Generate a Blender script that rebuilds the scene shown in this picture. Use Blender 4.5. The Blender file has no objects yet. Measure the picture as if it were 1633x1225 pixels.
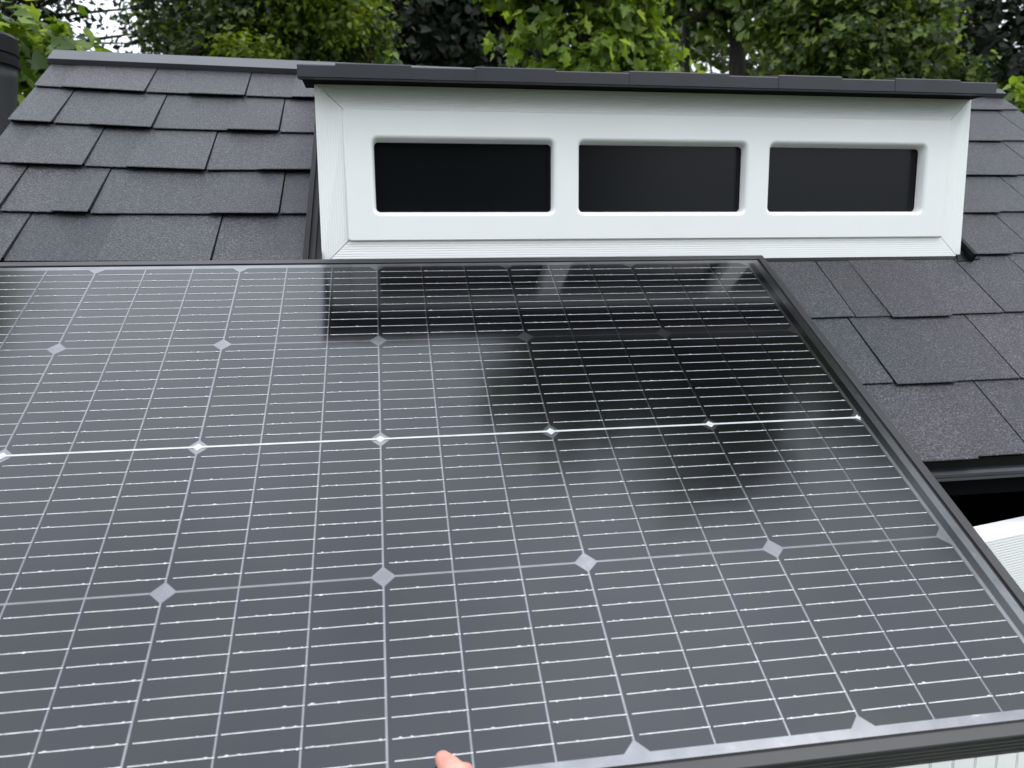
import bpy, bmesh, math, random
import numpy as np
from mathutils import Vector, Matrix
random.seed(7); rng = np.random.default_rng(11)
sc = bpy.context.scene
col = sc.collection
CZ = 1.75                                   # the camera's height above the ground

# ------------------------------------------------------------------ camera
cd = bpy.data.cameras.new('camera'); cam = bpy.data.objects.new('camera', cd); col.objects.link(cam)
cd.sensor_fit = 'HORIZONTAL'; cd.sensor_width = 36.0; cd.lens = 36.0*1243.56/1633
cd.clip_start = 0.02; cd.clip_end = 500
cd.dof.use_dof = True; cd.dof.focus_distance = 1.05; cd.dof.aperture_fstop = 9.0
RC = ((0.98718, 0.15563, 0.03548), (-0.15935, 0.97371, 0.16277), (-0.00922, -0.16634, 0.98603))   # columns: right, forward, up
m = Matrix([[RC[i][0], RC[i][2], -RC[i][1], 0] for i in range(3)] + [[0, 0, 0, 1]])
m.translation = (0, 0, CZ)
cam.matrix_world = m
sc.camera = cam

# ------------------------------------------------------------------ sky, sun, exposure
SUN_EL, SUN_AZ = math.radians(58), math.radians(125)    # azimuth clockwise from +Y (away from camera)
w = bpy.data.worlds.new('World'); sc.world = w; w.use_nodes = True
nt = w.node_tree; nt.nodes.clear(); N = nt.nodes.new; L = nt.links.new
out = N('ShaderNodeOutputWorld'); bg = N('ShaderNodeBackground'); bg.inputs['Strength'].default_value = 0.10
sky = N('ShaderNodeTexSky'); sky.sky_type = 'NISHITA'; sky.sun_disc = False
sky.sun_elevation = SUN_EL; sky.sun_rotation = SUN_AZ; sky.air_density = 1.0; sky.dust_density = 2.0
tc = N('ShaderNodeTexCoord'); sep = N('ShaderNodeSeparateXYZ'); L(tc.outputs['Generated'], sep.inputs[0])
mr = N('ShaderNodeMapRange'); mr.inputs['From Min'].default_value = 0; mr.inputs['From Max'].default_value = 1
mr.inputs['To Min'].default_value = 0.30; mr.inputs['To Max'].default_value = 1.0      # overcast: zenith about three times the horizon
L(sep.outputs['Z'], mr.inputs['Value'])
nz = N('ShaderNodeTexNoise'); nz.inputs['Scale'].default_value = 2.6; nz.inputs['Detail'].default_value = 5; nz.inputs['Roughness'].default_value = .55
L(tc.outputs['Generated'], nz.inputs['Vector'])
mn = N('ShaderNodeMapRange'); mn.inputs['From Min'].default_value = .3; mn.inputs['From Max'].default_value = .7
mn.inputs['To Min'].default_value = .76; mn.inputs['To Max'].default_value = 1.22; L(nz.outputs['Fac'], mn.inputs['Value'])
mul = N('ShaderNodeMath'); mul.operation = 'MULTIPLY'; L(mr.outputs[0], mul.inputs[0]); L(mn.outputs[0], mul.inputs[1])
cl = N('ShaderNodeVectorMath'); cl.operation = 'SCALE'; cl.inputs[0].default_value = (28.8, 30.3, 33.0); L(mul.outputs[0], cl.inputs['Scale'])
mx = N('ShaderNodeMix'); mx.data_type = 'RGBA'; mx.inputs['Factor'].default_value = 0.9
L(sky.outputs[0], mx.inputs['A']); L(cl.outputs[0], mx.inputs['B']); L(mx.outputs['Result'], bg.inputs['Color']); L(bg.outputs[0], out.inputs[0])
sl = bpy.data.lights.new('sun', 'SUN'); sl.energy = 0.9; sl.angle = math.radians(20); sl.color = (1, .96, .9)
so = bpy.data.objects.new('sun', sl); col.objects.link(so)
sdir = Vector((math.sin(SUN_AZ)*math.cos(SUN_EL), math.cos(SUN_AZ)*math.cos(SUN_EL), math.sin(SUN_EL)))
so.rotation_euler = sdir.to_track_quat('Z', 'Y').to_euler(); so.location = (3, -3, 8)
sc.view_settings.view_transform = 'Standard'; sc.view_settings.look = 'None'
sc.view_settings.exposure = 0.10; sc.view_settings.gamma = 1.0; sc.view_settings.use_curve_mapping = False

# ------------------------------------------------------------------ helpers
def tag(o, label=None, cat=None, group=None, kind=None):
    if label: o['label'] = label
    if cat: o['category'] = cat
    if group: o['group'] = group
    if kind: o['kind'] = kind
    return o
def empty(name, loc=(0, 0, 0), mat=None):
    o = bpy.data.objects.new(name, None); col.objects.link(o); o.empty_display_size = .1
    if mat is not None: o.matrix_world = mat
    else: o.location = loc
    return o
def link(name, me, mats, parent=None, smooth=False, world=True):
    o = bpy.data.objects.new(name, me); col.objects.link(o)
    for m_ in (mats if isinstance(mats, (list, tuple)) else [mats]): me.materials.append(m_)
    if smooth:
        for p in me.polygons: p.use_smooth = True
    if parent is not None:
        o.parent = parent
        if world: o.matrix_parent_inverse = parent_world(parent).inverted()
    return o
def parent_world(o):
    m_ = o.matrix_basis.copy()
    while o.parent is not None:
        m_ = o.parent.matrix_basis @ o.matrix_parent_inverse @ m_
        o = o.parent
    return m_
class MB:
    def __init__(s): s.v = []; s.f = []; s.mi = []
    def poly(s, pts, mi=0):
        k = len(s.v); s.v += [tuple(p) for p in pts]; s.f.append(tuple(range(k, k+len(pts)))); s.mi.append(mi)
    def hexa(s, b, t, mi=0):                # bottom and top quads, both counter-clockwise from above
        k = len(s.v); s.v += [tuple(p) for p in b] + [tuple(p) for p in t]
        for f in ((3, 2, 1, 0), (4, 5, 6, 7), (0, 1, 5, 4), (1, 2, 6, 5), (2, 3, 7, 6), (3, 0, 4, 7)):
            s.f.append(tuple(k+i for i in f)); s.mi.append(mi)
    def box(s, x0, x1, y0, y1, z0, z1, mi=0):
        q = lambda z: [(x0, y0, z), (x1, y0, z), (x1, y1, z), (x0, y1, z)]
        s.hexa(q(z0), q(z1), mi)
    def tube(s, pts, rad, n=8, cap=True, mi=0):
        pts = [Vector(p) for p in pts]; k0 = len(s.v); up = Vector((.31, .17, .93))
        for i, p in enumerate(pts):
            d = (pts[min(i+1, len(pts)-1)] - pts[max(i-1, 0)]).normalized()
            a = d.cross(up); a = a.normalized() if a.length > 1e-4 else Vector((1, 0, 0)); b = d.cross(a)
            for j in range(n):
                t = 2*math.pi*j/n; s.v.append(tuple(p + (a*math.cos(t)+b*math.sin(t))*rad[i]))
        for i in range(len(pts)-1):
            for j in range(n):
                a_ = k0+i*n+j; b_ = k0+i*n+(j+1) % n; s.f.append((a_, b_, b_+n, a_+n)); s.mi.append(mi)
        if cap:
            s.f.append(tuple(k0+j for j in reversed(range(n)))); s.mi.append(mi)
            s.f.append(tuple(k0+(len(pts)-1)*n+j for j in range(n))); s.mi.append(mi)
    def lathe(s, c, prof, n=24, mi=0):
        k0 = len(s.v)
        for r, z in prof:
            for j in range(n):
                t = 2*math.pi*j/n; s.v.append((c[0]+r*math.cos(t), c[1]+r*math.sin(t), c[2]+z))
        for i in range(len(prof)-1):
            for j in range(n):
                a_ = k0+i*n+j; b_ = k0+i*n+(j+1) % n; s.f.append((a_, b_, b_+n, a_+n)); s.mi.append(mi)
        s.f.append(tuple(k0+j for j in reversed(range(n)))); s.mi.append(mi)
        s.f.append(tuple(k0+(len(prof)-1)*n+j for j in range(n))); s.mi.append(mi)
    def build(s, name, mats, parent=None, smooth=False, dz=0.0, bevel=0, world=True):
        me = bpy.data.meshes.new(name)
        me.from_pydata([(a, b, c+dz) for a, b, c in s.v], [], s.f)
        me.polygons.foreach_set('material_index', s.mi); me.update()
        bm = bmesh.new(); bm.from_mesh(me); bmesh.ops.recalc_face_normals(bm, faces=bm.faces)
        if bevel: bmesh.ops.bevel(bm, geom=[e for e in bm.edges if len(e.link_faces) == 2 and e.calc_face_angle(0) > .6], offset=bevel, segments=2, affect='EDGES', clamp_overlap=True)
        bm.to_mesh(me); bm.free()
        return link(name, me, mats, parent, smooth, world)

def pmat(name, base, rough=.5, metal=0., spec=.5, ior=1.5):
    m_ = bpy.data.materials.new(name); m_.use_nodes = True
    b = m_.node_tree.nodes['Principled BSDF']
    b.inputs['Base Color'].default_value = (*base, 1); b.inputs['Roughness'].default_value = rough
    b.inputs['Metallic'].default_value = metal; b.inputs['IOR'].default_value = ior
    b.inputs['Specular IOR Level'].default_value = spec
    return m_, m_.node_tree, b
def tex(nt, scale, detail=3, rough=.5, stretch=(1, 1, 1), coord='Object'):
    c = nt.nodes.new('ShaderNodeTexCoord'); mp = nt.nodes.new('ShaderNodeMapping'); mp.inputs['Scale'].default_value = stretch
    n = nt.nodes.new('ShaderNodeTexNoise'); n.inputs['Scale'].default_value = scale; n.inputs['Detail'].default_value = detail; n.inputs['Roughness'].default_value = rough
    nt.links.new(c.outputs[coord], mp.inputs[0]); nt.links.new(mp.outputs[0], n.inputs['Vector']); return n.outputs['Fac']
def ramp(nt, fac, stops):
    r = nt.nodes.new('ShaderNodeValToRGB'); e = r.color_ramp.elements
    e[0].position, e[0].color = stops[0][0], (*stops[0][1], 1); e[1].position, e[1].color = stops[-1][0], (*stops[-1][1], 1)
    for p, c in stops[1:-1]:
        k = e.new(p); k.color = (*c, 1)
    nt.links.new(fac, r.inputs[0]); return r.outputs[0]
def bump(nt, b, fac, strength, dist):
    n = nt.nodes.new('ShaderNodeBump'); n.inputs['Strength'].default_value = strength; n.inputs['Distance'].default_value = dist
    nt.links.new(fac, n.inputs['Height']); nt.links.new(n.outputs[0], b.inputs['Normal']); return n
def mixc(nt, a, b, fac=None, mode='MULTIPLY', f=1.0):
    n = nt.nodes.new('ShaderNodeMix'); n.data_type = 'RGBA'; n.blend_type = mode; n.inputs['Factor'].default_value = f
    if fac is not None: nt.links.new(fac, n.inputs['Factor'])
    nt.links.new(a, n.inputs['A']); nt.links.new(b, n.inputs['B']); return n.outputs['Result']

# ------------------------------------------------------------------ materials
def make_shingle():
    m_, t, b = pmat('moulded_shingle', (.05, .05, .055), .50, spec=.42)
    big = ramp(t, tex(t, 3.2, 3), [(.3, (.020, .025, .028)), (.5, (.026, .027, .031)), (.72, (.031, .027, .033))])
    gr = ramp(t, tex(t, 400, 3, .7), [(.38, (.25, .25, .25)), (.5, (.9, .9, .9)), (.57, (2.1, 2.1, 2.1)), (.66, (4.0, 4.0, 4.05))])
    gi = t.nodes.new('ShaderNodeNewGeometry'); tone = ramp(t, gi.outputs['Random Per Island'], [(0, (.76, .78, .80)), (.5, (1, 1, 1)), (1, (1.20, 1.18, 1.18))])
    gr2 = ramp(t, tex(t, 60, 3, .6), [(.3, (.86, .86, .86)), (.7, (1.14, 1.14, 1.14))])
    t.links.new(mixc(t, mixc(t, mixc(t, big, gr), gr2), tone), b.inputs['Base Color'])
    bump(t, b, tex(t, 400, 3, .7), .75, .0020); return m_
M = {}
M['shingle'] = make_shingle()
def simple(name, base, rough, metal=0, noise=0, nscale=40, bstr=0, bscale=200, bdist=.0004, spec=.5, stretch=(1, 1, 1)):
    m_, t, b = pmat(name, base, rough, metal, spec)
    if noise:
        c0 = tuple(c*(1-noise) for c in base); c1 = tuple(min(1, c*(1+noise)) for c in base)
        t.links.new(ramp(t, tex(t, nscale, 4, .6, stretch), [(.3, c0), (.7, c1)]), b.inputs['Base Color'])
    if bstr: bump(t, b, tex(t, bscale, 3, .6, stretch), bstr, bdist)
    return m_
M['cap'] = simple('smooth_roof_trim', (.050, .054, .062), .50, noise=.15, nscale=9, bstr=.25, bscale=420, bdist=.0004)
M['fascia'] = simple('dark_grey_fascia', (.022, .024, .030), .45, noise=.15, nscale=14, bstr=.12, bscale=260)
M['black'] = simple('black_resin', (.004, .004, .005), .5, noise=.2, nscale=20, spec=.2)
M['void'] = simple('painted_shade_black', (.0025, .0025, .003), .9, noise=.2, nscale=6, spec=.1)  # near-black that paints shade onto the shed interior and the soffit
M['white'] = simple('white_resin', (.85, .865, .845), .42, noise=.02, nscale=6, bstr=.06, bscale=18, bdist=.003)
def grain(name, axis, dist=2.2):
    """fine raised grain lines running along the board"""
    m_, t, b = pmat(name, (.80, .82, .80), .5)
    c = t.nodes.new('ShaderNodeTexCoord'); mp = t.nodes.new('ShaderNodeMapping')
    mp.inputs['Scale'].default_value = (.06, .06, 1) if axis == 'Z' else (1, .06, .06)
    wv = t.nodes.new('ShaderNodeTexWave'); wv.wave_type = 'BANDS'; wv.bands_direction = 'Z' if axis == 'Z' else 'X'
    wv.inputs['Scale'].default_value = 88; wv.inputs['Distortion'].default_value = dist; wv.inputs['Detail'].default_value = 3; wv.inputs['Detail Scale'].default_value = .55; wv.inputs['Detail Roughness'].default_value = .65
    t.links.new(c.outputs['Object'], mp.inputs[0]); t.links.new(mp.outputs[0], wv.inputs['Vector'])
    f = ramp(t, wv.outputs['Fac'], [(.0, (0, 0, 0)), (.22, (.75, .75, .75)), (.5, (1, 1, 1))])
    t.links.new(ramp(t, wv.outputs['Fac'], [(0, (.79, .81, .79)), (.2, (.83, .845, .825)), (.6, (.845, .86, .84))]), b.inputs['Base Color'])
    bump(t, b, f, .45, .0008); return m_
M['grain_h'] = grain('white_resin_grain_across', 'Z'); M['grain_v'] = grain('white_resin_grain_upright', 'X', 1.2)
M['grain_d'] = grain('door_rail_grain', 'Z')
def make_pane():
    m_, t, b = pmat('tinted_pane', (.004, .005, .006), .12, ior=1.5)
    b.inputs['Roughness'].default_value = .22; b.inputs['Specular IOR Level'].default_value = .25; return m_
M['pane'] = make_pane()
def make_cell():
    m_, t, b = pmat('solar_cell', (.0022, .0024, .0032), .07, ior=1.56)
    t.links.new(ramp(t, tex(t, 1, 3, .6, (6, 900, 1)), [(.3, (.0016, .0018, .0026)), (.7, (.0045, .0048, .006))]), b.inputs['Base Color'])
    b.inputs['IOR'].default_value = 1.55
    t.links.new(ramp(t, tex(t, 9, 3, .6), [(.38, (.86, .91, 1.0)), (.5, (.88, .93, .99)), (.62, (.90, .96, .95))]), b.inputs['Specular Tint'])
    rr = ramp(t, tex(t, 5, 3, .6), [(.3, (.085, .085, .085)), (.7, (.14, .14, .14))])
    t.links.new(rr, b.inputs['Roughness'])
    bump(t, b, tex(t, 1, 2, .5, (4, 500, 1)), .05, .0003); return m_
M['cell'] = make_cell()
def make_back():
    m_, t, b = pmat('silver_backsheet', (.145, .148, .170), .17, metal=1.0)
    t.links.new(ramp(t, tex(t, 40, 4, .6), [(.3, (.155, .16, .168)), (.62, (.19, .195, .205)), (.66, (.21, .215, .22)), (.74, (.36, .37, .37))]), b.inputs['Base Color']); return m_
M['back'] = make_back()
M['ribbon'] = simple('tinned_ribbon', (.45, .46, .465), .38, metal=.25, noise=.25, nscale=160)
M['bus'] = simple('wide_tinned_busbar', (.45, .47, .46), .38, metal=.2, noise=.18, nscale=40)
M['frame'] = simple('black_anodised_frame', (.014, .014, .016), .40, noise=.18, nscale=30, bstr=.08, bscale=300)
M['post'] = simple('charcoal_plastic', (.011, .012, .014), .5, noise=.25, nscale=12, bstr=.3, bscale=120, bdist=.001)

# ------------------------------------------------------------------ ground
def make_ground():
    m_, t, b = pmat('lawn', (.05, .08, .02), .9)
    t.links.new(ramp(t, tex(t, 3, 6, .65), [(.3, (.025, .04, .012)), (.5, (.045, .075, .02)), (.75, (.07, .075, .035))]), b.inputs['Base Color'])
    bump(t, b, tex(t, 60, 4, .7), .8, .03); return m_
g = MB(); S = 140; K = 28
for i in range(K):
    for j in range(K):
        a, b_ = -S+i*2*S/K, -S+j*2*S/K; g.poly([(a, b_, 0), (a+2*S/K, b_, 0), (a+2*S/K, b_+2*S/K, 0), (a, b_+2*S/K, 0)])
tag(g.build('ground', make_ground()), kind='structure')

# ------------------------------------------------------------------ shed
TH = .607; Q = Vector((0, 1.2064, -.0174 + CZ)); RD = Vector((0, math.cos(TH), math.sin(TH))); RN = Vector((0, -math.sin(TH), math.cos(TH)))
def rp(x, s, h=0.0): return Q + Vector((x, 0, 0)) + RD*s + RN*h
XL, XR = -.648, 1.470; SR = .742
def sr(x): return .742-.022*(x+.65)/.48 if x < -.17 else .720-.048*(x+.17)/1.64
#                                # rakes, ridge
shed = empty('garden_shed', (.41, .9, 0))
tag(shed, 'white resin garden shed with dark grey shingled roof and a long three-pane dormer', 'shed')
# the courses: x -> s of the lower edge (the moulded roof bows a little) and its tabs: (x start, raised, groove at the start)
C_ = [('cap', [(-.65, .698), (-.17, .676), (.5, .660), (1.47, .646)]),
      ('A', [(-.65, .592), (-.44, .573), (-.17, .563), (.5, .566), (1.47, .584)]),
      ('B', [(-.65, .445), (-.41, .425), (-.18, .418), (.5, .418), (1.47, .430)]),
      ('C', [(-.65, .298), (-.48, .288), (-.29, .276), (-.12, .279), (1.47, .283)]),
      ('D', [(-.65, .153), (-.44, .142), (-.12, .139), (1.47, .146)]),
      ('E', [(-.65, .020), (-.3, .010), (.5, .006), (1.47, .017)]),
      ('F', [(-.65, -.150), (.60, -.150), (.70, -.148), (1.47, -.142)]),
      ('G', [(-.65, -.292), (.60, -.292), (1.47, -.288)]),
      ('H', [(-.65, -.427), (1.47, -.427)])]
TABS = {'A': [(-.65, 0, 0), (-.596, 1, 0), (-.444, 0, 1), (-.363, 1, 0), (-.258, 0, 1), (-.169, 1, 0), (-.04, 0, 1), (.11, 1, 0), (.30, 0, 1), (.45, 1, 0), (.63, 0, 1), (.8, 1, 0), (.97, 0, 1), (1.12, 0, 1), (1.25, 1, 0), (1.425, 0, 0)],
        'B': [(-.65, 1, 0), (-.575, 0, 1), (-.512, 1, 0), (-.405, 0, 1), (-.275, 1, 0), (-.183, 0, 1), (-.02, 1, 0), (.15, 0, 1), (.3, 1, 0), (.5, 0, 1), (.65, 1, 0), (.82, 0, 1), (1.02, 0, 1), (1.17, 1, 0), (1.320, 0, 0), (1.407, 0, 1)],
        'C': [(-.65, 0, 0), (-.60, 1, 0), (-.488, 0, 1), (-.42, 1, 0), (-.293, 0, 1), (-.207, 1, 0), (-.05, 0, 1), (.12, 1, 0), (.3, 0, 1), (.48, 1, 0), (.66, 0, 1), (.82, 0, 1), (.985, 0, 1), (1.10, 1, 0), (1.262, 0, 0), (1.323, 0, 1)],
        'D': [(-.65, 1, 0), (-.576, 0, 1), (-.50, 1, 0), (-.446, 0, 1), (-.267, 1, 0), (-.163, 0, 1), (-.02, 1, 0), (.15, 0, 1), (.3, 1, 0), (.5, 0, 1), (.7, 0, 1), (.9, 1, 0), (1.131, 0, 0), (1.22, 0, 1), (1.36, 1, 0)],
        'E': [(-.65, 1, 0), (-.531, 0, 1), (-.405, 1, 0), (-.25, 0, 1), (-.18, 1, 0), (0, 0, 1), (.15, 1, 0), (.33, 0, 1), (.5, 1, 0), (.7, 0, 1), (.99, 1, 0), (1.07, 0, 0), (1.12, 0, 1), (1.3, 1, 0)],
        'F': [(-.65, 0, 0), (-.4, 1, 0), (-.2, 0, 1), (0, 1, 0), (.2, 0, 1), (.4, 1, 0), (.50, 0, 1), (.699, 0, 1), (.757, 1, 0), (.858, 0, 0), (.953, 0, 1), (1.06, 1, 0), (1.21, 0, 1), (1.36, 1, 0)],
        'G': [(-.65, 0, 0), (-.4, 1, 0), (-.2, 0, 1), (0, 1, 0), (.2, 0, 1), (.4, 1, 0), (.52, 0, 1), (.687, 1, 1), (.780, 0, 0), (.884, 0, 1), (1.02, 1, 0), (1.14, 0, 1), (1.3, 1, 0)],
        'H': [(-.65, 0, 0), (-.4, 1, 0), (-.2, 0, 1), (0, 1, 0), (.2, 0, 1), (.4, 1, 0), (.54, 0, 1), (.60, 1, 0), (.728, 0, 0), (.810, 0, 1), (.95, 1, 0), (1.10, 0, 1), (1.25, 1, 0)]}
def sat(tab, x):
    for (x0, s0), (x1, s1) in zip(tab, tab[1:]):
        if x <= x1: return s0 + (s1-s0)*(x-x0)/(x1-x0)
    return tab[-1][1]
rf = MB()
def slab(x0, x1, ft, fb, ht, hb):
    """one moulded tab: top sheet with a thin lip that overhangs a dark recess"""
    n = max(1, int((x1-x0)/.12)); xs = [x0+(x1-x0)*i/n for i in range(n+1)]; k = len(rf.v)
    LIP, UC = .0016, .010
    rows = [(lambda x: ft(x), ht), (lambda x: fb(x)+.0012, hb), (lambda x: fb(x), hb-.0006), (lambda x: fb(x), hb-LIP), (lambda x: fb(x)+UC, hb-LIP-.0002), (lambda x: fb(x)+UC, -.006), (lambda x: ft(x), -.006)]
    for f_, h_ in rows:
        for x in xs: rf.v.append(tuple(rp(x, f_(x), h_)))
    m_ = n+1
    for r in range(6):
        for i in range(n):
            rf.f.append((k+r*m_+i, k+(r+1)*m_+i, k+(r+1)*m_+i+1, k+r*m_+i+1)); rf.mi.append(0 if r < 3 else 1)  # faces under the lip are black, painting in the recess's shade
    for e in (0, n):
        rf.f.append(tuple(k+r*m_+e for r in range(7))); rf.mi.append(0)
for ci in range(1, len(C_)):
    nm, tb = C_[ci]; up = C_[ci-1][1]; tabs = TABS[nm]
    for ti, (x0, raised, gr) in enumerate(tabs):
        HR, HB = (.0110, .0068) if x0 < .45 else (.0068, .0048)
        x1 = tabs[ti+1][0] if ti+1 < len(tabs) else XR
        ngr = tabs[ti+1][2] if ti+1 < len(tabs) else 0
        jit = random.uniform(-.0008, .0008)
        a = max(x0, XL) + (.0010 if gr else 0); b = x1 - (.0012 if ngr else 0)
        drop = (.0022 if x0 < .45 else .0042) if raised else 0
        if nm == 'E' and b > -.12 and a < .99:           # the dormer stands here
            if a < -.10: b = -.093
            elif b > .97: a = max(a, .968)
            else: continue
        slab(a, b, lambda x: sat(up, x)+.006, lambda x: sat(tb, x)-drop+jit-(HR if raised else HB)*.62, .0010+.0005*raised, (HR if raised else HB)+jit*.5)
# backing sheet under the tabs: black in the grooves
for x0 in np.arange(XL, XR-.001, (XR-XL)/6):
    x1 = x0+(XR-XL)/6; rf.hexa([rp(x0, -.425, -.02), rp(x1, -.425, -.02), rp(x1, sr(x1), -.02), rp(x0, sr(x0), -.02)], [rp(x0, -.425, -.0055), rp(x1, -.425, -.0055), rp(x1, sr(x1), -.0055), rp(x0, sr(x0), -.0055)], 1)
# the far slope
rid = rp(.4, sr(.4)); yr, zr = rid.y, rid.z
def bp(x, s, h=0):
    r_ = rp(x, sr(x)); return Vector((x, r_.y + s*math.cos(TH) + h*math.sin(TH), r_.z - s*math.sin(TH) + h*math.cos(TH)))
for k in range(8):
    s0 = k*.145; rf.hexa([bp(XL, s0, -.02), bp(XR, s0, -.02), bp(XR, s0+.15, -.02), bp(XL, s0+.15, -.02)], [bp(XL, s0, 0), bp(XR, s0, 0), bp(XR, s0+.15, .006), bp(XL, s0+.15, .006)])
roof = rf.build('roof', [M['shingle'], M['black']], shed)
# ridge cap
rc_ = MB(); edges = [-.652, .02, .55, 1.03, 1.474]
for i in range(4):
    a, b = edges[i], edges[i+1]-.0008
    f = lambda x: sat(C_[0][1], x)
    rc_.hexa([rp(a, f(a), .002), rp(b, f(b), .002), rp(b, sr(b), .002), rp(a, sr(a), .002)], [rp(a, f(a), .013), rp(b, f(b), .013), rp(b, sr(b), .013), rp(a, sr(a), .013)])
    rc_.hexa([bp(a, 0, .002), bp(b, 0, .002), bp(b, .07, .002), bp(a, .07, .002)], [rp(a, sr(a), .0131), rp(b, sr(b), .0131), bp(b, .07, .013), bp(a, .07, .013)])
rc_.build('ridge_cap', M['cap'], roof)
# eave: dark drip board and rounded gutter lip
gt = MB()
ev = rp(0, -.427)
gt.box(XL, XR, ev.y+.004, ev.y+.020, CZ-.292, CZ-.2640)
prof = [(ev.y+.004, -.2765), (ev.y-.004, -.2772), (ev.y-.0085, -.2800), (ev.y-.0090, -.2835), (ev.y-.0065, -.2852), (ev.y-.0075, -.2872), (ev.y-.0060, -.2895), (ev.y+.004, -.2900)]
for (y0, z0), (y1, z1) in zip(prof, prof[1:]): gt.poly([(XL, y0, z0+CZ), (XR, y0, z0+CZ), (XR, y1, z1+CZ), (XL, y1, z1+CZ)], 1)
gt.build('gutter', [M['black'], M['fascia']], roof)

# walls (front wall with the doorway), black sheets inside painting in the interior's shade
def siding(mb, x0, x1, y, z0, z1, pitch=.040, t=.012):
    n = max(1, round((x1-x0)/pitch)); p = (x1-x0)/n
    for i in range(n):
        a = x0+i*p; mb.box(a+.0015, a+p-.0015, y, y+t, z0, z1)
    mb.box(x0, x1, y+.004, y+t+.006, z0, z1)
for xa, xb in ((-.60, -.04), (.905, 1.42)):
    wl = MB(); siding(wl, xa, xb, .885, .04, CZ-.33); wl.build('wall', M['white'], shed)
yb = 2*yr - .885
ws = MB(); ws.box(-.60, 1.42, yb, yb+.018, .04, CZ-.33); ws.build('wall', M['white'], shed)
for xg in (-.60, 1.402):                                        # end walls, each running up into its gable
    ws = MB(); p = [(.905, .04), (yb, .04), (yb, CZ-.34), (yr, zr-.06), (.905, CZ-.34)]
    for xx in (xg, xg+.018): ws.poly([(xx, a, b) for a, b in p])
    for k in range(5):
        q0, q1 = p[k], p[(k+1) % 5]; ws.poly([(xg, *q0), (xg+.018, *q0), (xg+.018, *q1), (xg, *q1)])
    ws.build('wall', M['white'], shed)
ln = MB(); ln.box(-.575, 1.395, .915, yb-.01, .03, .06); ln.box(-.578, -.560, .915, yb-.01, .06, CZ-.33); ln.box(1.38, 1.398, .915, yb-.01, .06, CZ-.33)
ln.box(-.56, 1.38, 1.30, 1.31, .06, CZ-.05); ln.box(-.04, .905, .875, .905, CZ-.318, CZ-.292)
ln.poly([rp(XL+.07, -.41, -.03), rp(XR-.07, -.41, -.03), rp(XR-.07, .64, -.03), rp(XL+.07, .64, -.03)])
ln.build('shade_lining', M['void'], shed)
# the door leaf, swung a little out of its doorway
P0 = Vector((.506, .756)); DE = Vector((.9704, .2415)); ang = math.atan2(DE.y, DE.x); DW = .40
dm = Matrix.Translation((P0.x, P0.y, CZ-1.65)) @ Matrix.Rotation(ang, 4, 'Z')
dl = MB(); H = 1.30
def put(mb, *a, **k): mb.box(*a, **k)
dl.box(0, .115, 0, .034, 0, H-.145); dl.box(DW-.115 if False else DW-.03, DW, 0, .034, 0, H-.145)      # stiles
n = 6; p = (DW-.03-.115)/n
for i in range(n): dl.box(.115+i*p+.0016, .115+(i+1)*p-.0016, .003, .030, .02, H-.145)
dl.box(.115, DW-.03, .008, .028, .02, H-.145)
door = dl.build('door', M['white'], None, bevel=.0012)
door.matrix_world = dm; door.parent = shed; door.matrix_parent_inverse = parent_world(shed).inverted()
rl = MB(); rl.box(-.001, DW+.001, -.002, .036, H-.145, H)
rail = rl.build('top_rail', M['grain_d'], None, bevel=.004); rail.parent = door
hd = MB(); hd.tube([(.06, -.002, .75), (.06, -.03, .76), (.06, -.03, .86), (.06, -.002, .87)], [.006]*4, 8)
h_ = hd.build('handle', M['black'], None, smooth=True); h_.parent = door

# ------------------------------------------------------------------ dormer
Y0 = 1.2064
def rrect(x0, x1, z0, z1, r, y, n=6):
    pts = []
    for cx, cz, a0 in ((x1-r, z0+r, -90), (x1-r, z1-r, 0), (x0+r, z1-r, 90), (x0+r, z0+r, 180)):
        for i in range(n+1):
            t = math.radians(a0+90*i/n); pts.append((cx+r*math.cos(t), y, cz+r*math.sin(t)+CZ))
    return pts
wins = [(-.0113, .2606), (.3008, .5740), (.6145, .8887)]; WZ0, WZ1 = .0600, .1675
IX0, IX1, IZ0, IZ1 = -.051, .930, .0205, .207
bm = bmesh.new()
def loop(pts): return [bm.verts.new(p) for p in pts]
def ring(a, b):
    for i in range(len(a)):
        f = bm.faces.new((a[i], a[(i+1) % len(a)], b[(i+1) % len(b)], b[i])); f.smooth = True
def edges_of(a):
    r = []
    for i in range(len(a)):
        e = bm.edges.get((a[i], a[(i+1) % len(a)])) or bm.edges.new((a[i], a[(i+1) % len(a)])); r.append(e)
    return r
outer = loop(rrect(IX0, IX1, IZ0, IZ1, .003, Y0, 2)); outer2 = loop(rrect(IX0-.0015, IX1+.0015, IZ0-.0015, IZ1+.0015, .004, Y0+.002, 2)); outer3 = loop(rrect(IX0-.0015, IX1+.0015, IZ0-.0015, IZ1+.0015, .004, Y0+.012, 2))
ring(outer, outer2); ring(outer2, outer3)
es = edges_of(outer)
for x0, x1 in wins:
    l0 = loop(rrect(x0-.0050, x1+.0050, WZ0-.0050, WZ1+.0050, .013, Y0))
    l1 = loop(rrect(x0-.0022, x1+.0022, WZ0-.0022, WZ1+.0022, .0105, Y0+.0008))
    l2 = loop(rrect(x0, x1, WZ0, WZ1, .0085, Y0+.0035))
    l3 = loop(rrect(x0+.0015, x1-.0003, WZ0+.002, WZ1-.0035, .0065, Y0+.0200))
    ring(l0, l1); ring(l1, l2); ring(l2, l3); es += edges_of(l0)
bmesh.ops.triangle_fill(bm, use_beauty=True, edges=es)
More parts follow.
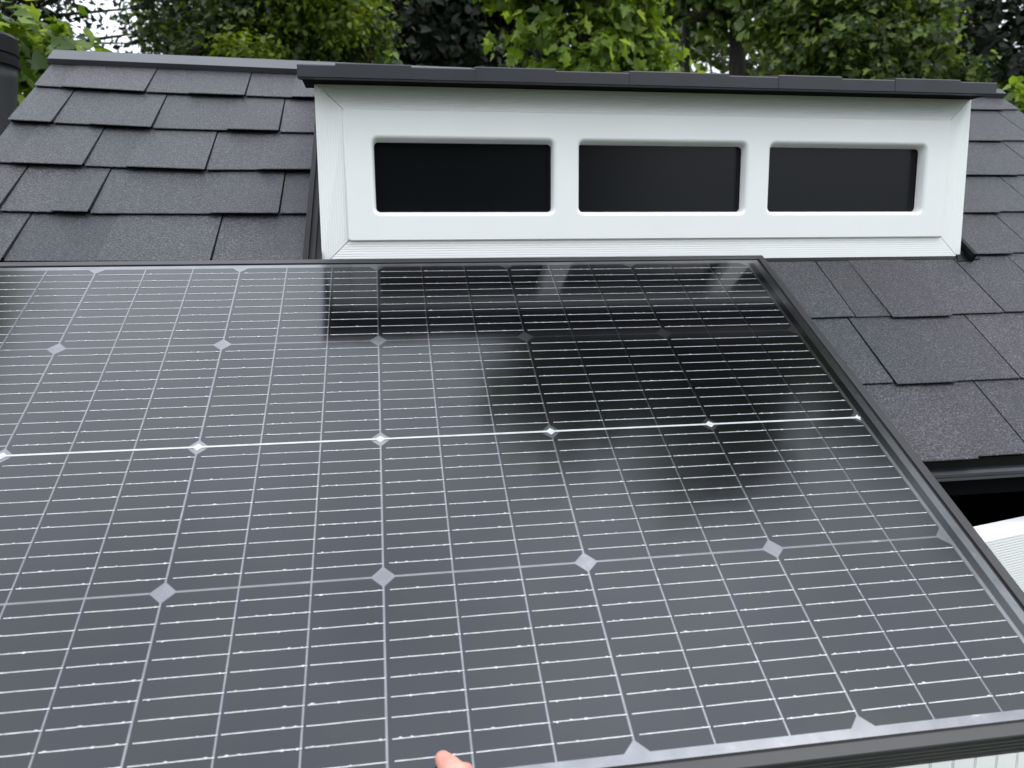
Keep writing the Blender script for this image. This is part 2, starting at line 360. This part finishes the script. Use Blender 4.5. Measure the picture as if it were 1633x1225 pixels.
# cheeks and closing back of the dormer box
def bmbox(x0, x1, y0, y1, z0, z1):
    r = bmesh.ops.create_cube(bm, size=1)
    for v in r['verts']: v.co = Vector(((x0+x1)/2+v.co.x*(x1-x0), (y0+y1)/2+v.co.y*(y1-y0), (z0+z1)/2+v.co.z*(z1-z0)+CZ))
bmesh.ops.recalc_face_normals(bm, faces=bm.faces)
bmbox(-.088, -.076, Y0+.016, Y0+.33, -.02, .2395); bmbox(.957, .969, Y0+.016, Y0+.33, -.02, .2395)
me = bpy.data.meshes.new('dormer'); bm.to_mesh(me); bm.free()
dorm = link('dormer', me, M['white'], shed)
def bpane(i):
    x0, x1 = wins[i]; b = MB(); pts = rrect(x0-.004, x1+.004, WZ0-.004, WZ1+.004, .006, Y0+.0215); b.poly(pts)
    b.poly([(x, y+.003, z) for x, y, z in pts]); return b.build('window_pane', M['pane'], dorm)
for i in range(3): bpane(i)
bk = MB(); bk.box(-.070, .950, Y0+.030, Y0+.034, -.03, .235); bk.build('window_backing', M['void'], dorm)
# sloped picture-frame trim, four mitred boards
tr = MB(); OX0, OX1, OZ0, OZ1 = -.0922, .9765, -.0205, .2475; ya, yb_ = Y0+.0045, Y0+.0160
YO = [Y0+.0025, Y0+.0025, yb_, yb_]; OZ = [-.0190, -.0190, OZ1, OZ1]; OXX = [OX0, .9690, OX1, OX0]
I = [(IX0, IZ0), (IX1, IZ0), (IX1, IZ1), (IX0, IZ1)]; O = [(OXX[q], OZ[q]) for q in range(4)]
g_ = .0006
for k in range(4):
    i0, i1, o0, o1 = I[k], I[(k+1) % 4], O[k], O[(k+1) % 4]
    hz = k in (0, 2)
    def ins(p, q, f):                          # pull the mitre ends apart by a hair
        v = Vector((q[0]-p[0], q[1]-p[1])).normalized()*f; return (p[0]+v.x, p[1]+v.y)
    a, b, c, d = ins(i0, i1, g_), ins(i1, i0, g_), ins(o1, o0, g_), ins(o0, o1, g_)
    fr = [(a[0], ya, a[1]+CZ), (b[0], ya, b[1]+CZ), (c[0], YO[(k+1) % 4], c[1]+CZ), (d[0], YO[k], d[1]+CZ)]
    bkp = [(x, y+.016 if j < 2 else y+.010, z) for j, (x, y, z) in enumerate(fr)]
    tr.hexa(bkp, fr, 0 if hz else 1)
tr.build('trim', [M['grain_h'], M['grain_v']], dorm)
# dormer roof: slab rising back to the ridge, stepped shingle edges and a rounded front fascia
dr = MB(); YF = 1.170; X0d, X1d = -.1105, .978
def seg(x0, x1, dz, yf, mi=0, zb=.2425, bot=True):
    ztop = .2605 + (x0+x1)/2*.0008 + dz
    pf = [(yf+.012, zb), (yf+.0012, zb), (yf, zb+.0012), (yf+.0002, ztop-.0018), (yf+.0008, ztop-.0004), (yf+.0026, ztop)]
    yk, zk = 1.78, .368+dz
    for (y0, z0), (y1, z1) in zip(pf, pf[1:]): dr.poly([(x0, y0, z0+CZ), (x1, y0, z0+CZ), (x1, y1, z1+CZ), (x0, y1, z1+CZ)], mi)
    dr.poly([(x0, pf[-1][0], pf[-1][1]+CZ), (x1, pf[-1][0], pf[-1][1]+CZ), (x1, yk, zk+CZ), (x0, yk, zk+CZ)], 1)
    for x in (x0, x1): dr.poly([(x, a, b+CZ) for a, b in pf] + [(x, yk, zk+CZ), (x, yk, zk-.02+CZ)], mi)
JX = [-.1105, -.0583, .0468, .1388, .2556, .3675, .5239, .6041, .7081, .7997, .9124, .978]
for i in range(11):
    seg(JX[i], JX[i+1], .0028 if i % 2 else 0, YF - (.0006 if i % 2 else 0))
dr.box(X0d+.004, X1d-.004, YF+.005, 1.25, CZ+.2440, CZ+.2455, 2)  # soffit coloured near-black for the shade under the overhang
dr.build('dormer_roof', [M['fascia'], M['shingle'], M['void']], dorm)
# flashing along the dormer's cheeks and foot
fl = MB()
for x0, x1, h in ((-.1185, -.1105, .0195), (-.1105, -.1055, .015), (-.1055, -.1005, .0200), (-.1005, -.0925, .0165), (.9775, .984, .018)):
    fl.hexa([rp(x0, -.012, .001), rp(x1, -.012, .001), rp(x1, .46, .001), rp(x0, .46, .001)], [rp(x0, -.012, h), rp(x1, -.012, h), rp(x1, .46, h), rp(x0, .46, h)])
fl.hexa([rp(.955, -.012, .001), rp(1.000, -.006, .001), rp(.984, .045, .001), rp(.968, .02, .001)], [rp(.955, -.012, .0028), rp(1.000, -.006, .0040), rp(.984, .045, .0070), rp(.968, .02, .007)])
fl.hexa([rp(-.0925, -.004, .0005), rp(.966, -.004, .0005), rp(.966, .02, .0005), rp(-.0925, .02, .0005)], [rp(-.0925, -.004, .0022), rp(.966, -.004, .0022), rp(.966, .02, .0022), rp(-.0925, .02, .0022)])
fl.build('flashing', M['black'], dorm)

# ------------------------------------------------------------------ solar panel
RP = ((1.0, -.00019, .00118), (.00074, .87023, -.49265), (-.00093, .49265, .87023)); TP = (-.01149, .84192, -.19957+CZ)
pm = Matrix([[*RP[i], TP[i]] for i in range(3)] + [[0, 0, 0, 1]])
panel = empty('solar_panel', mat=pm)
tag(panel, 'black framed solar panel lying across the shed roof and held by its lower edge', 'solar panel')
def pb(mb, name, mats, parent=None, **k): 
    o = mb.build(name, mats, None, **k); o.parent = parent or panel; return o
HX, HY = .606, .3885
fr = MB(); prof = [(-.0110, -.0006), (-.0110, .0009), (-.0102, .0014), (-.0010, .0014), (0, .0006)]
z = 0
for k in range(4):
    prof += [(0, z-.0052), (-.0016, z-.0058), (-.0016, z-.0070), (0, z-.0076)]; z -= .0066
prof += [(0, -.0300), (-.022, -.0300), (-.022, -.0285), (-.002, -.0285)]
for sx, sy, tx, ty in ((-1, -1, 1, -1), (1, -1, 1, 1), (1, 1, -1, 1), (-1, 1, -1, -1)):
    for (u0, v0), (u1, v1) in zip(prof, prof[1:]):
        P = lambda sx_, sy_, u, v: (sx_*(HX+u), sy_*(HY+u), v)
        fr.poly([P(sx, sy, u0, v0), P(tx, ty, u0, v0), P(tx, ty, u1, v1), P(sx, sy, u1, v1)])
frame = pb(fr, 'frame', M['frame'])
bs = MB(); bs.box(-HX+.0145, HX-.0145, -HY+.0135, HY-.0135, -.005, -.0001)
back = pb(bs, 'backsheet', M['back'])
sm = MB()                                            # the dark seal between the laminate and the frame's lip
for a in ((-HX+.011, HX-.011, -HY+.011, -HY+.0142), (-HX+.011, HX-.011, HY-.0142, HY-.011), (-HX+.011, -HX+.0152, -HY+.0142, HY-.0142), (HX-.0152, HX-.011, -HY+.0142, HY-.0142)):
    sm.box(a[0], a[1], a[2], a[3], -.006, -.0003)
pb(sm, 'seal', M['black'])
for sd in (-1, 1):
    ed = MB(); a, b = sorted((sd*.5732, sd*.5822)); ed.box(a, b, -.366, .366, -.003, 0)
    pb(ed, 'edge_strip', M['cell'])
PX, PY = .18985, .184; GX, GY, GS, CH = .00095, .0011, .00078, .0096
rngp = random.Random(5)
for cxi in range(6):
    for ri in range(4):
        x0, x1 = (cxi-3)*PX+GX, (cxi-2)*PX-GX; y1, y0 = (2-ri)*PY-GY, (1-ri)*PY+GY
        cell = MB(); w3 = (x1-x0)/3
        for k in range(3):
            a = x0+k*w3+(GS if k else 0); b = x0+(k+1)*w3-(GS if k < 2 else 0)
            pts = []
            pts += [(a, y0+CH), (a+CH, y0)] if k == 0 else [(a, y0)]
            pts += [(b-CH, y0), (b, y0+CH)] if k == 2 else [(b, y0)]
            pts += [(b, y1-CH), (b-CH, y1)] if k == 2 else [(b, y1)]
            pts += [(a+CH, y1), (a, y1-CH)] if k == 0 else [(a, y1)]
            cell.poly([(px, py, 0) for px, py in pts])
        co = pb(cell, 'cell', M['cell'])
        rb = MB()
        for j in range(10):
            yy = y0 + (y1-y0)*(j+.8)/10.6
            for k in range(3):
                a = x0+k*w3+.0032; b = x0+(k+1)*w3+.0009
                if cxi == 5 and k == 2: b -= .002
                if (j == 0 or j == 9) and k == 0: a += .0015
                hw = .00042; n = 4; dy0 = rngp.uniform(-.00015, .00015); pz = .00025
                last = None
                for i in range(n+1):
                    t = i/n; xx = a+(b-a)*t; dy = dy0*(1-t)+rngp.uniform(-.00010, .00010)
                    if last: rb.poly([(last[0], yy+last[1]-hw, pz), (xx, yy+dy-hw, pz), (xx, yy+dy+hw, pz), (last[0], yy+last[1]+hw, pz)])
                    last = (xx, dy)
                for q in range(6):                    # solder pads
                    t = (q+.5)/6+rngp.uniform(-.03, .03)
                    if rngp.random() < .42:
                        xx = a+(b-a)*t; l = rngp.uniform(.0010, .0028); h = rngp.uniform(.0007, .0011); oy = rngp.uniform(-.0004, .0004)
                        rb.poly([(xx-l, yy+oy, pz+.0002), (xx, yy+oy-h, pz+.0002), (xx+l, yy+oy, pz+.0002), (xx, yy+oy+h, pz+.0002)])
        pb(rb, 'ribbons', M['ribbon'], co)
cb = MB(); cb.box(-.5712, .5712, -.0012, .0012, -.0001, .0004)
for c in range(-3, 4):
    r = .0062; x = c*PX
    if abs(c) < 3: cb.poly([(x-r, 0, .0002), (x, -r*.85, .0002), (x+r, 0, .0002), (x, r*.85, .0002)])
    else: s = 1 if c > 0 else -1; cb.poly([(x-s*r, 0, .0002), (x, -r*.85, .0002), (x, r*.85, .0002)])
pb(cb, 'busbar', M['bus'])
jb = MB(); jb.box(-.06, .06, .22, .30, -.022, -.006); pb(jb, 'junction_box', M['black'], bevel=.003)

# ------------------------------------------------------------------ the hand on the lower edge
def make_skin():
    m_, t, b = pmat('skin', (.62, .33, .25), .48)
    t.links.new(ramp(t, tex(t, 70, 4, .6), [(.3, (.56, .22, .17)), (.55, (.66, .32, .25)), (.8, (.72, .42, .33))]), b.inputs['Base Color'])
    b.inputs['Subsurface Weight'].default_value = .2; b.inputs['Subsurface Radius'].default_value = (.012, .004, .002); b.inputs['Subsurface Scale'].default_value = .5
    bump(t, b, tex(t, 1, 3, .6, (900, 900, 300)), .12, .0004); return m_
def hand():
    # joints in the panel's own frame (x right, y up the slope, z off the glass): co, radius, parent
    J = [((.075, -.470, -.052), .030, -1),         # 0 wrist
         ((.070, -.435, -.034), .026, 0),          # 1 heel of the palm
         ((.0660, -.412, -.006), .0145, 1),        # 2 thumb base
         ((.0555, -.3935, .0130), .0128, 2),       # 3 thumb knuckle, over the frame
         ((.0448, -.3745, .0118), .0118, 3),       # 4
         ((.0403, -.3610, .0095), .0084, 4),       # 5
         ((.0388, -.3535, .0078), .0046, 5),       # 6 thumb tip on the glass
         ((.060, -.405, -.050), .020, 1),          # 7 palm centre
         ((.090, -.560, -.110), .034, 0),          # 8 forearm
         ((.110, -.700, -.190), .042, 8),
         ((.120, -.840, -.250), .047, 9)]
    for k, (x, ln_, r) in enumerate(((.036, 1.0, .0088), (.056, 1.08, .0092), (.076, 1.0, .0088), (.095, .82, .0078))):
        a = len(J)
        J += [((x, -.392, -.052), r*1.15, 7), ((x-.004, -.392+.028*ln_, -.046), r*1.04, a), ((x-.008, -.392+.046*ln_, -.041), r*.96, a+1), ((x-.010, -.392+.060*ln_, -.038), r*.8, a+2)]
    J += [((.0545, -.3745, .0100), .0112, 4), ((.0620, -.3765, .0090), .0100, len(J))]
    me = bpy.data.meshes.new('person')
    me.from_pydata([j[0] for j in J], [(j[2], i) for i, j in enumerate(J) if j[2] >= 0], [])
    o = bpy.data.objects.new('person', me); col.objects.link(o)
    sk = o.modifiers.new('skin', 'SKIN'); sk.use_smooth_shade = True; sk.branch_smoothing = .6
    ss = o.modifiers.new('sub', 'SUBSURF'); ss.levels = 2; ss.render_levels = 3
    for i, j in enumerate(J):
        me.skin_vertices[0].data[i].radius = (j[1]/.92, j[1]/.92)
    me.skin_vertices[0].data[0].use_root = True
    me.materials.append(make_skin()); o.matrix_world = pm
    dg = bpy.context.evaluated_depsgraph_get(); dg.update()
    m2 = bpy.data.meshes.new_from_object(o.evaluated_get(dg)); o.modifiers.clear(); o.data = m2; m2.name = 'person'
    for p in m2.polygons: p.use_smooth = True
    tag(o, 'bare hand gripping the lower edge of the solar panel, thumb on the glass', 'person')
    # a nail on the thumb
    return o
hand()

# ------------------------------------------------------------------ post at the left
po = empty('capped_post', (-1.005, 2.25, 0)); tag(po, 'charcoal tapered post with a black cap beside the left end of the shed roof', 'post')
b = MB(); b.lathe((-1.005, 2.25, 0), [(.050, 0), (.055, 1.3), (.075, 2.0), (.095, CZ+.440), (.100, CZ+.472)], 40); b.build('post', M['post'], po, smooth=True)
b = MB(); b.lathe((-1.005, 2.25, 0), [(.099, CZ+.4725), (.106, CZ+.474), (.107, CZ+.490), (.102, CZ+.493), (.102, CZ+.500), (.106, CZ+.503), (.106, CZ+.542), (.101, CZ+.549), (.03, CZ+.553)], 40); b.build('cap', M['black'], po)

# ------------------------------------------------------------------ trees
def leafmat(name, cols, trans=.35, rough=.42):
    m_, t, b = pmat(name, cols[1], rough, spec=.4)
    gi = t.nodes.new('ShaderNodeNewGeometry')
    n = len(cols); c = ramp(t, gi.outputs['Random Per Island'], [(i/(n-1), cols[i]) for i in range(n)])
    t.links.new(c, b.inputs['Base Color'])
    tr_ = t.nodes.new('ShaderNodeBsdfTranslucent'); hs = t.nodes.new('ShaderNodeHueSaturation'); hs.inputs['Hue'].default_value = .485; hs.inputs['Saturation'].default_value = 1.15; hs.inputs['Value'].default_value = 1.5
    t.links.new(c, hs.inputs['Color']); t.links.new(hs.outputs[0], tr_.inputs['Color'])
    mx_ = t.nodes.new('ShaderNodeMixShader'); mx_.inputs[0].default_value = trans
    o_ = t.nodes['Material Output']; t.links.new(b.outputs[0], mx_.inputs[1]); t.links.new(tr_.outputs[0], mx_.inputs[2]); t.links.new(mx_.outputs[0], o_.inputs[0]); return m_
LM = {'sapling': leafmat('leaf_sapling', [(.012, .030, .006), (.05, .095, .015), (.11, .18, .03), (.25, .34, .07)], .42),
      'bright': leafmat('leaf_bright', [(.030, .060, .010), (.11, .18, .027), (.20, .30, .055), (.32, .42, .10)], .52),
      'lime': leafmat('leaf_lime', [(.06, .10, .014), (.14, .20, .028), (.22, .29, .05)], .48),
      'mid': leafmat('leaf_mid', [(.012, .026, .007), (.040, .075, .018), (.095, .145, .033), (.22, .30, .07)], .46),
      'canopy': leafmat('leaf_canopy', [(.04, .075, .015), (.08, .13, .025), (.13, .19, .04)], .6),
      'fine': leafmat('leaf_fine', [(.016, .034, .008), (.050, .082, .018), (.115, .155, .032)], .42),
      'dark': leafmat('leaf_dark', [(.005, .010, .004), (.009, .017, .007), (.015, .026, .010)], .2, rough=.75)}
def bark():
    m_, t, b = pmat('bark', (.06, .05, .04), .9)
    f = tex(t, 1, 5, .65, (18, 18, 3)); t.links.new(ramp(t, f, [(.3, (.014, .012, .010)), (.7, (.06, .055, .048))]), b.inputs['Base Color']); bump(t, b, f, .9, .02); return m_
BARK = bark()
# leaf outlines (x across, y along), fanned from a mid-rib
LOBED = np.array([(0, 0), (.22, -.06), (.46, .05), (.34, .22), (.55, .48), (.28, .46), (.20, .72), (0, 1.0), (-.20, .72), (-.28, .46), (-.55, .48), (-.34, .22), (-.46, .05), (-.22, -.06)])
HEART = np.array([(0, 0), (.25, -.08), (.44, .12), (.42, .40), (.22, .72), (0, 1.0), (-.22, .72), (-.42, .40), (-.44, .12), (-.25, -.08)])
OVAL = np.array([(0, 0), (.24, .3), (.22, .65), (0, 1.0), (-.22, .65), (-.24, .3)])
DIAM = np.array([(0, 0), (.32, .5), (0, 1.0), (-.32, .5)])
def leaves(pos, nrm, size, shape, sizevar=.5, droop=.25):
    n = len(pos); k = len(shape)
    nrm = nrm/np.linalg.norm(nrm, axis=1, keepdims=True)
    a = rng.normal(size=(n, 3)); a -= (a*nrm).sum(1, keepdims=True)*nrm; a /= np.linalg.norm(a, axis=1, keepdims=True)
    a[:, 2] -= droop; a -= (a*nrm).sum(1, keepdims=True)*nrm; a /= np.linalg.norm(a, axis=1, keepdims=True)
    b = np.cross(nrm, a); s = size*(1+rng.uniform(-sizevar, sizevar, n))[:, None, None]
    sh = shape[None]; bend = (np.abs(sh[..., 0:1])*.35 - (sh[..., 1:2]**2)*.25)
    v = pos[:, None]+s*(b[:, None]*sh[..., 0:1]+a[:, None]*sh[..., 1:2]+nrm[:, None]*bend)
    return v.reshape(-1, 3), n, k
def leafobj(name, pos, nrm, size, shape, mat, parent, **kw):
    v, n, k = leaves(pos, nrm, size, shape, **kw)
    me = bpy.data.meshes.new(name); me.vertices.add(n*k); me.vertices.foreach_set('co', v.ravel())
    # two halves folded along the mid-rib: right and left polygons share the rib vertices
    tip = k//2; R_ = list(range(0, tip+1)); L_ = [0]+list(range(tip, k))
    fr_ = np.array(R_); fl_ = np.array(L_); base = (np.arange(n)*k)[:, None]
    lp = np.concatenate([(base+fr_), (base+fl_)], axis=1).ravel()
    me.loops.add(len(lp)); me.loops.foreach_set('vertex_index', lp)
    me.polygons.add(2*n); st = np.empty(2*n, int); per = len(fr_)+len(fl_); st[0::2] = np.arange(n)*per; st[1::2] = np.arange(n)*per+len(fr_)
    me.polygons.foreach_set('loop_start', st); me.update(calc_edges=True); me.validate()
    return link(name, me, mat, parent)
def tree(name, label, base, crowns, nleaf, size, shape, mat, r0=.09, group=None, clump=.22, kind='tree', nclump=70, fork=None, up=.6, shell=.5, limbs=10):
    """crowns: ellipsoids (cx, cy, cz above the camera, rx, ry, rz); leaves gather in clumps on and inside them"""
    root = empty(name, (base[0], base[1], 0)); tag(root, label, kind, group)
    tk = MB(); c0 = crowns[0]; top = Vector((c0[0], c0[1], c0[2]+CZ)); B = Vector((base[0], base[1], -.05))
    fz = fork if fork is not None else max(.8, c0[2]+CZ-c0[5]*.9)
    F = Vector((base[0]+(top.x-base[0])*.25, base[1]+(top.y-base[1])*.25, fz))
    pts = [B.lerp(F, t)+Vector((random.uniform(-1, 1), random.uniform(-1, 1), 0))*r0*(.5 if 0 < t < 1 else 0) for t in (0, .25, .5, .75, 1)]
    tk.tube(pts, [r0*1.35, r0*1.1, r0, r0*.93, r0*.85], 10)
    P, Nn = [], []
    tot = sum(c[3]*c[4]*c[5] for c in crowns); lc = 0
    for ci, (cx, cy, cz, rx, ry, rz) in enumerate(crowns):
        cen = np.array([cx, cy, cz+CZ]); R3 = np.array([rx, ry, rz]); share = rx*ry*rz/tot
        nc = max(4, int(nclump*share)); d = rng.normal(size=(nc, 3)); d /= np.linalg.norm(d, axis=1, keepdims=True)
        rad = rng.uniform(shell, 1, nc)**.6*(1+.14*np.sin(d[:, 0:1]*5+ci)+.10*np.sin(d[:, 2:3]*7))[:, 0]
        cc = cen+d*R3*rad[:, None]
        for i in range(max(2, int(limbs*share))):
            e = Vector(cc[i % nc]); s_ = pts[-1]; mid = s_.lerp(e, .5)+Vector((random.uniform(-.15, .15), random.uniform(-.15, .15), .12))*(e-s_).length*.6
            s1_ = s_.lerp(mid, .5)+Vector((0, 0, .03)); tk.tube([s_, s1_, mid, mid.lerp(e, .6), e], [r0*.55, r0*.42, r0*.28, r0*.14, r0*.05], 6)
        m_ = int(nleaf*share); idx = rng.integers(0, nc, m_)
        off = rng.normal(size=(m_, 3))*clump*np.array([1, 1, .62])
        pp = cc[idx]+off; P.append(pp)
        nn = np.array([0, 0, up])+(pp-cen)/R3*.5+rng.normal(size=(m_, 3))*.45; Nn.append(nn)
    tk.build('trunk', BARK, root, smooth=True)
    leafobj('crown', np.concatenate(P), np.concatenate(Nn), size, shape, mat, root)
    return root
def bush(name, label, stems, size, shape, mat, group=None):
    """upright leafy stems: (x, y, z above the camera of the tip, length)"""
    root = empty(name, (stems[0][0], stems[0][1], 0)); tag(root, label, 'shrub', group); P, Nn = [], []; st = MB()
    for x, y, zt, ln_ in stems:
        lean = Vector((random.uniform(-.05, .05), random.uniform(-.05, .05), 0)); b0 = Vector((x, y, 0))+lean*3; t0 = Vector((x, y, zt+CZ))
        st.tube([b0, b0.lerp(t0, .6), t0], [.012, .008, .002], 6)
        n = int(ln_/.012)
        for i in range(n):
            t = i/n; p = t0.lerp(b0, t*ln_/(t0-b0).length); a = i*2.4; r = .010+.045*min(1, t*2.2)
            P.append((p.x+r*math.cos(a), p.y+r*math.sin(a), p.z)); Nn.append((math.cos(a)*.7, math.sin(a)*.7, .7))
    st.build('stem', BARK, root); leafobj('foliage', np.array(P), np.array(Nn), size, shape, mat, root, droop=-.5); return root

# near left: large-leaved sapling
tree('sapling', 'sapling with large pale green lobed leaves just behind the left end of the roof', (-1.55, 3.5), [(-1.42, 3.5, .70, .34, .30, .26), (-1.14, 3.6, .64, .26, .22, .10), (-1.30, 3.4, .28, .26, .25, .26), (-1.12, 3.62, .42, .16, .16, .07)], 2600, .058, LOBED, LM['sapling'], r0=.03, clump=.075, nclump=80, up=.5)
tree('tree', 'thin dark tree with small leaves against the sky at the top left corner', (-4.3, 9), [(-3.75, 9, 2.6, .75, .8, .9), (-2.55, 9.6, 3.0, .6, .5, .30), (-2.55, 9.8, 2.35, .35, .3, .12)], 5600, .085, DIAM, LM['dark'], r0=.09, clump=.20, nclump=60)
tree('tree', 'broad mid green tree with fine foliage behind the left half of the roof', (-1.6, 11.5), [(-1.35, 11.3, 2.7, 1.30, 1.2, 1.25), (-2.0, 11.2, 2.3, .75, .8, .45), (-.5, 10.8, 3.0, .6, .6, .45)], 36000, .085, DIAM, LM['fine'], r0=.16, clump=.22, nclump=150)
tree('tree', 'lime green feathery tree top reaching over the dark trees left of the dormer', (-.75, 12.2), [(-.62, 10.0, 2.95, .62, .5, .36), (-1.5, 10.0, 2.2, .35, .4, .30), (-.5, 10.0, 3.5, .5, .5, .4)], 6500, .075, DIAM, LM['lime'], r0=.07, clump=.15, nclump=60)
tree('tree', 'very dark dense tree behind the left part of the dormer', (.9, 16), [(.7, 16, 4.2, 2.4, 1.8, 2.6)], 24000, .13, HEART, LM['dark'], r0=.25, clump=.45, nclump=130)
tree('tree', 'bright green heart-leaved tree rising behind the middle of the dormer', (1.7, 6.6), [(1.40, 6.1, 1.75, .50, .45, .62), (1.72, 6.3, 1.85, .45, .4, .55), (2.05, 6.4, 1.55, .26, .3, .30), (1.2, 6.0, 2.4, .7, .5, .5)], 8000, .070, LOBED, LM['bright'], r0=.06, clump=.10, nclump=125)
tree('tree', 'mid green tree with a dark trunk and sky between its leaves behind the dormer', (3.98, 8.35), [(3.3, 8.4, 2.95, .9, .7, .62), (4.2, 8.6, 3.0, .9, .8, .62), (2.75, 8.2, 2.2, .32, .3, .28), (3.72, 7.6, 2.15, .30, .2, .22)], 7600, .075, HEART, LM['mid'], r0=.10, clump=.14, nclump=90, fork=CZ+2.45)
tree('tree', 'slim tree with a pale thin trunk behind the right half of the dormer', (3.72, 9.6), [(3.7, 9.6, 3.6, .9, .7, .6)], 3600, .085, HEART, LM['mid'], r0=.06, clump=.18, nclump=50, fork=CZ+2.9)
tree('tree', 'leafy mid green tree behind the right end of the dormer roof', (4.9, 7.4), [(4.30, 7.2, 1.95, .50, .5, .62), (4.85, 7.3, 1.95, .50, .5, .6), (5.35, 7.3, 1.66, .40, .4, .24), (5.3, 7.3, 2.25, .25, .3, .15)], 11000, .064, LOBED, LM['mid'], r0=.06, clump=.11, nclump=150)
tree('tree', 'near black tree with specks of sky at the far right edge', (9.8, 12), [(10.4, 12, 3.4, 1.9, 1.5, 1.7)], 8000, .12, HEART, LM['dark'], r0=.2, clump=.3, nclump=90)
tree('tree', 'tall tree with a thick grey trunk whose high crown hangs over the shed', (6.60, 8.6), [(3.4, 5.1, 9.2, 1.5, 1.3, 2.0), (5.2, 4.9, 9.4, 1.3, 1.2, 1.8), (1.85, 4.3, 9.0, .45, .6, .6), (4.6, 3.2, 9.3, .75, .6, .8), (2.3, 3.5, 9.4, .35, .3, .4)], 8500, .14, HEART, LM['canopy'], r0=.155, clump=.33, nclump=90, fork=6.4, shell=.3)
tree('tree', 'tall tree with a high crown standing off to the left of the shed', (-6.8, 6.6), [(-5.75, 5.8, 7.6, 1.1, 1.1, 1.3)], 5000, .14, HEART, LM['canopy'], r0=.12, clump=.3, nclump=60, fork=6.6)
tree('tree', 'tall unseen tree added off to the right so its crown shades the right end of the roof', (10.5, 7.0), [(8.6, 4.6, 9.2, 1.7, 1.5, 2.0), (9.2, 2.4, 8.6, 1.1, .8, 1.2)], 17000, .15, HEART, LM['canopy'], r0=.15, clump=.34, nclump=90, fork=6.4, shell=.3)  # added out of view; its crown dims the sky over the right roof
tree('tree', 'broad dark tree added unseen behind the viewer to darken the dormer pane reflections', (-.6, -9.5), [(.3, -9.5, 2.2, 3.6, 1.6, 2.6)], 12000, .2, HEART, LM['dark'], r0=.2, clump=.5, nclump=90)  # added out of view; darkens what the dormer panes reflect
bush('leafy_shrub', 'small pale green shoots rising just over the left end of the dormer roof', [(.085, 4.6, 1.12, .34), (.05, 4.5, 1.02, .25), (.22, 4.7, 1.03, .22), (.33, 4.7, 1.035, .2), (-.30, 4.4, .98, .2), (-.12, 4.6, 1.0, .2)], .050, OVAL, LM['mid'])
bush('leafy_shrub', 'narrow-leaved pale shoot at the far right edge above the roof', [(4.27, 4.95, 1.12, .3), (4.34, 4.9, 1.02, .3)], .12, OVAL, LM['bright'])
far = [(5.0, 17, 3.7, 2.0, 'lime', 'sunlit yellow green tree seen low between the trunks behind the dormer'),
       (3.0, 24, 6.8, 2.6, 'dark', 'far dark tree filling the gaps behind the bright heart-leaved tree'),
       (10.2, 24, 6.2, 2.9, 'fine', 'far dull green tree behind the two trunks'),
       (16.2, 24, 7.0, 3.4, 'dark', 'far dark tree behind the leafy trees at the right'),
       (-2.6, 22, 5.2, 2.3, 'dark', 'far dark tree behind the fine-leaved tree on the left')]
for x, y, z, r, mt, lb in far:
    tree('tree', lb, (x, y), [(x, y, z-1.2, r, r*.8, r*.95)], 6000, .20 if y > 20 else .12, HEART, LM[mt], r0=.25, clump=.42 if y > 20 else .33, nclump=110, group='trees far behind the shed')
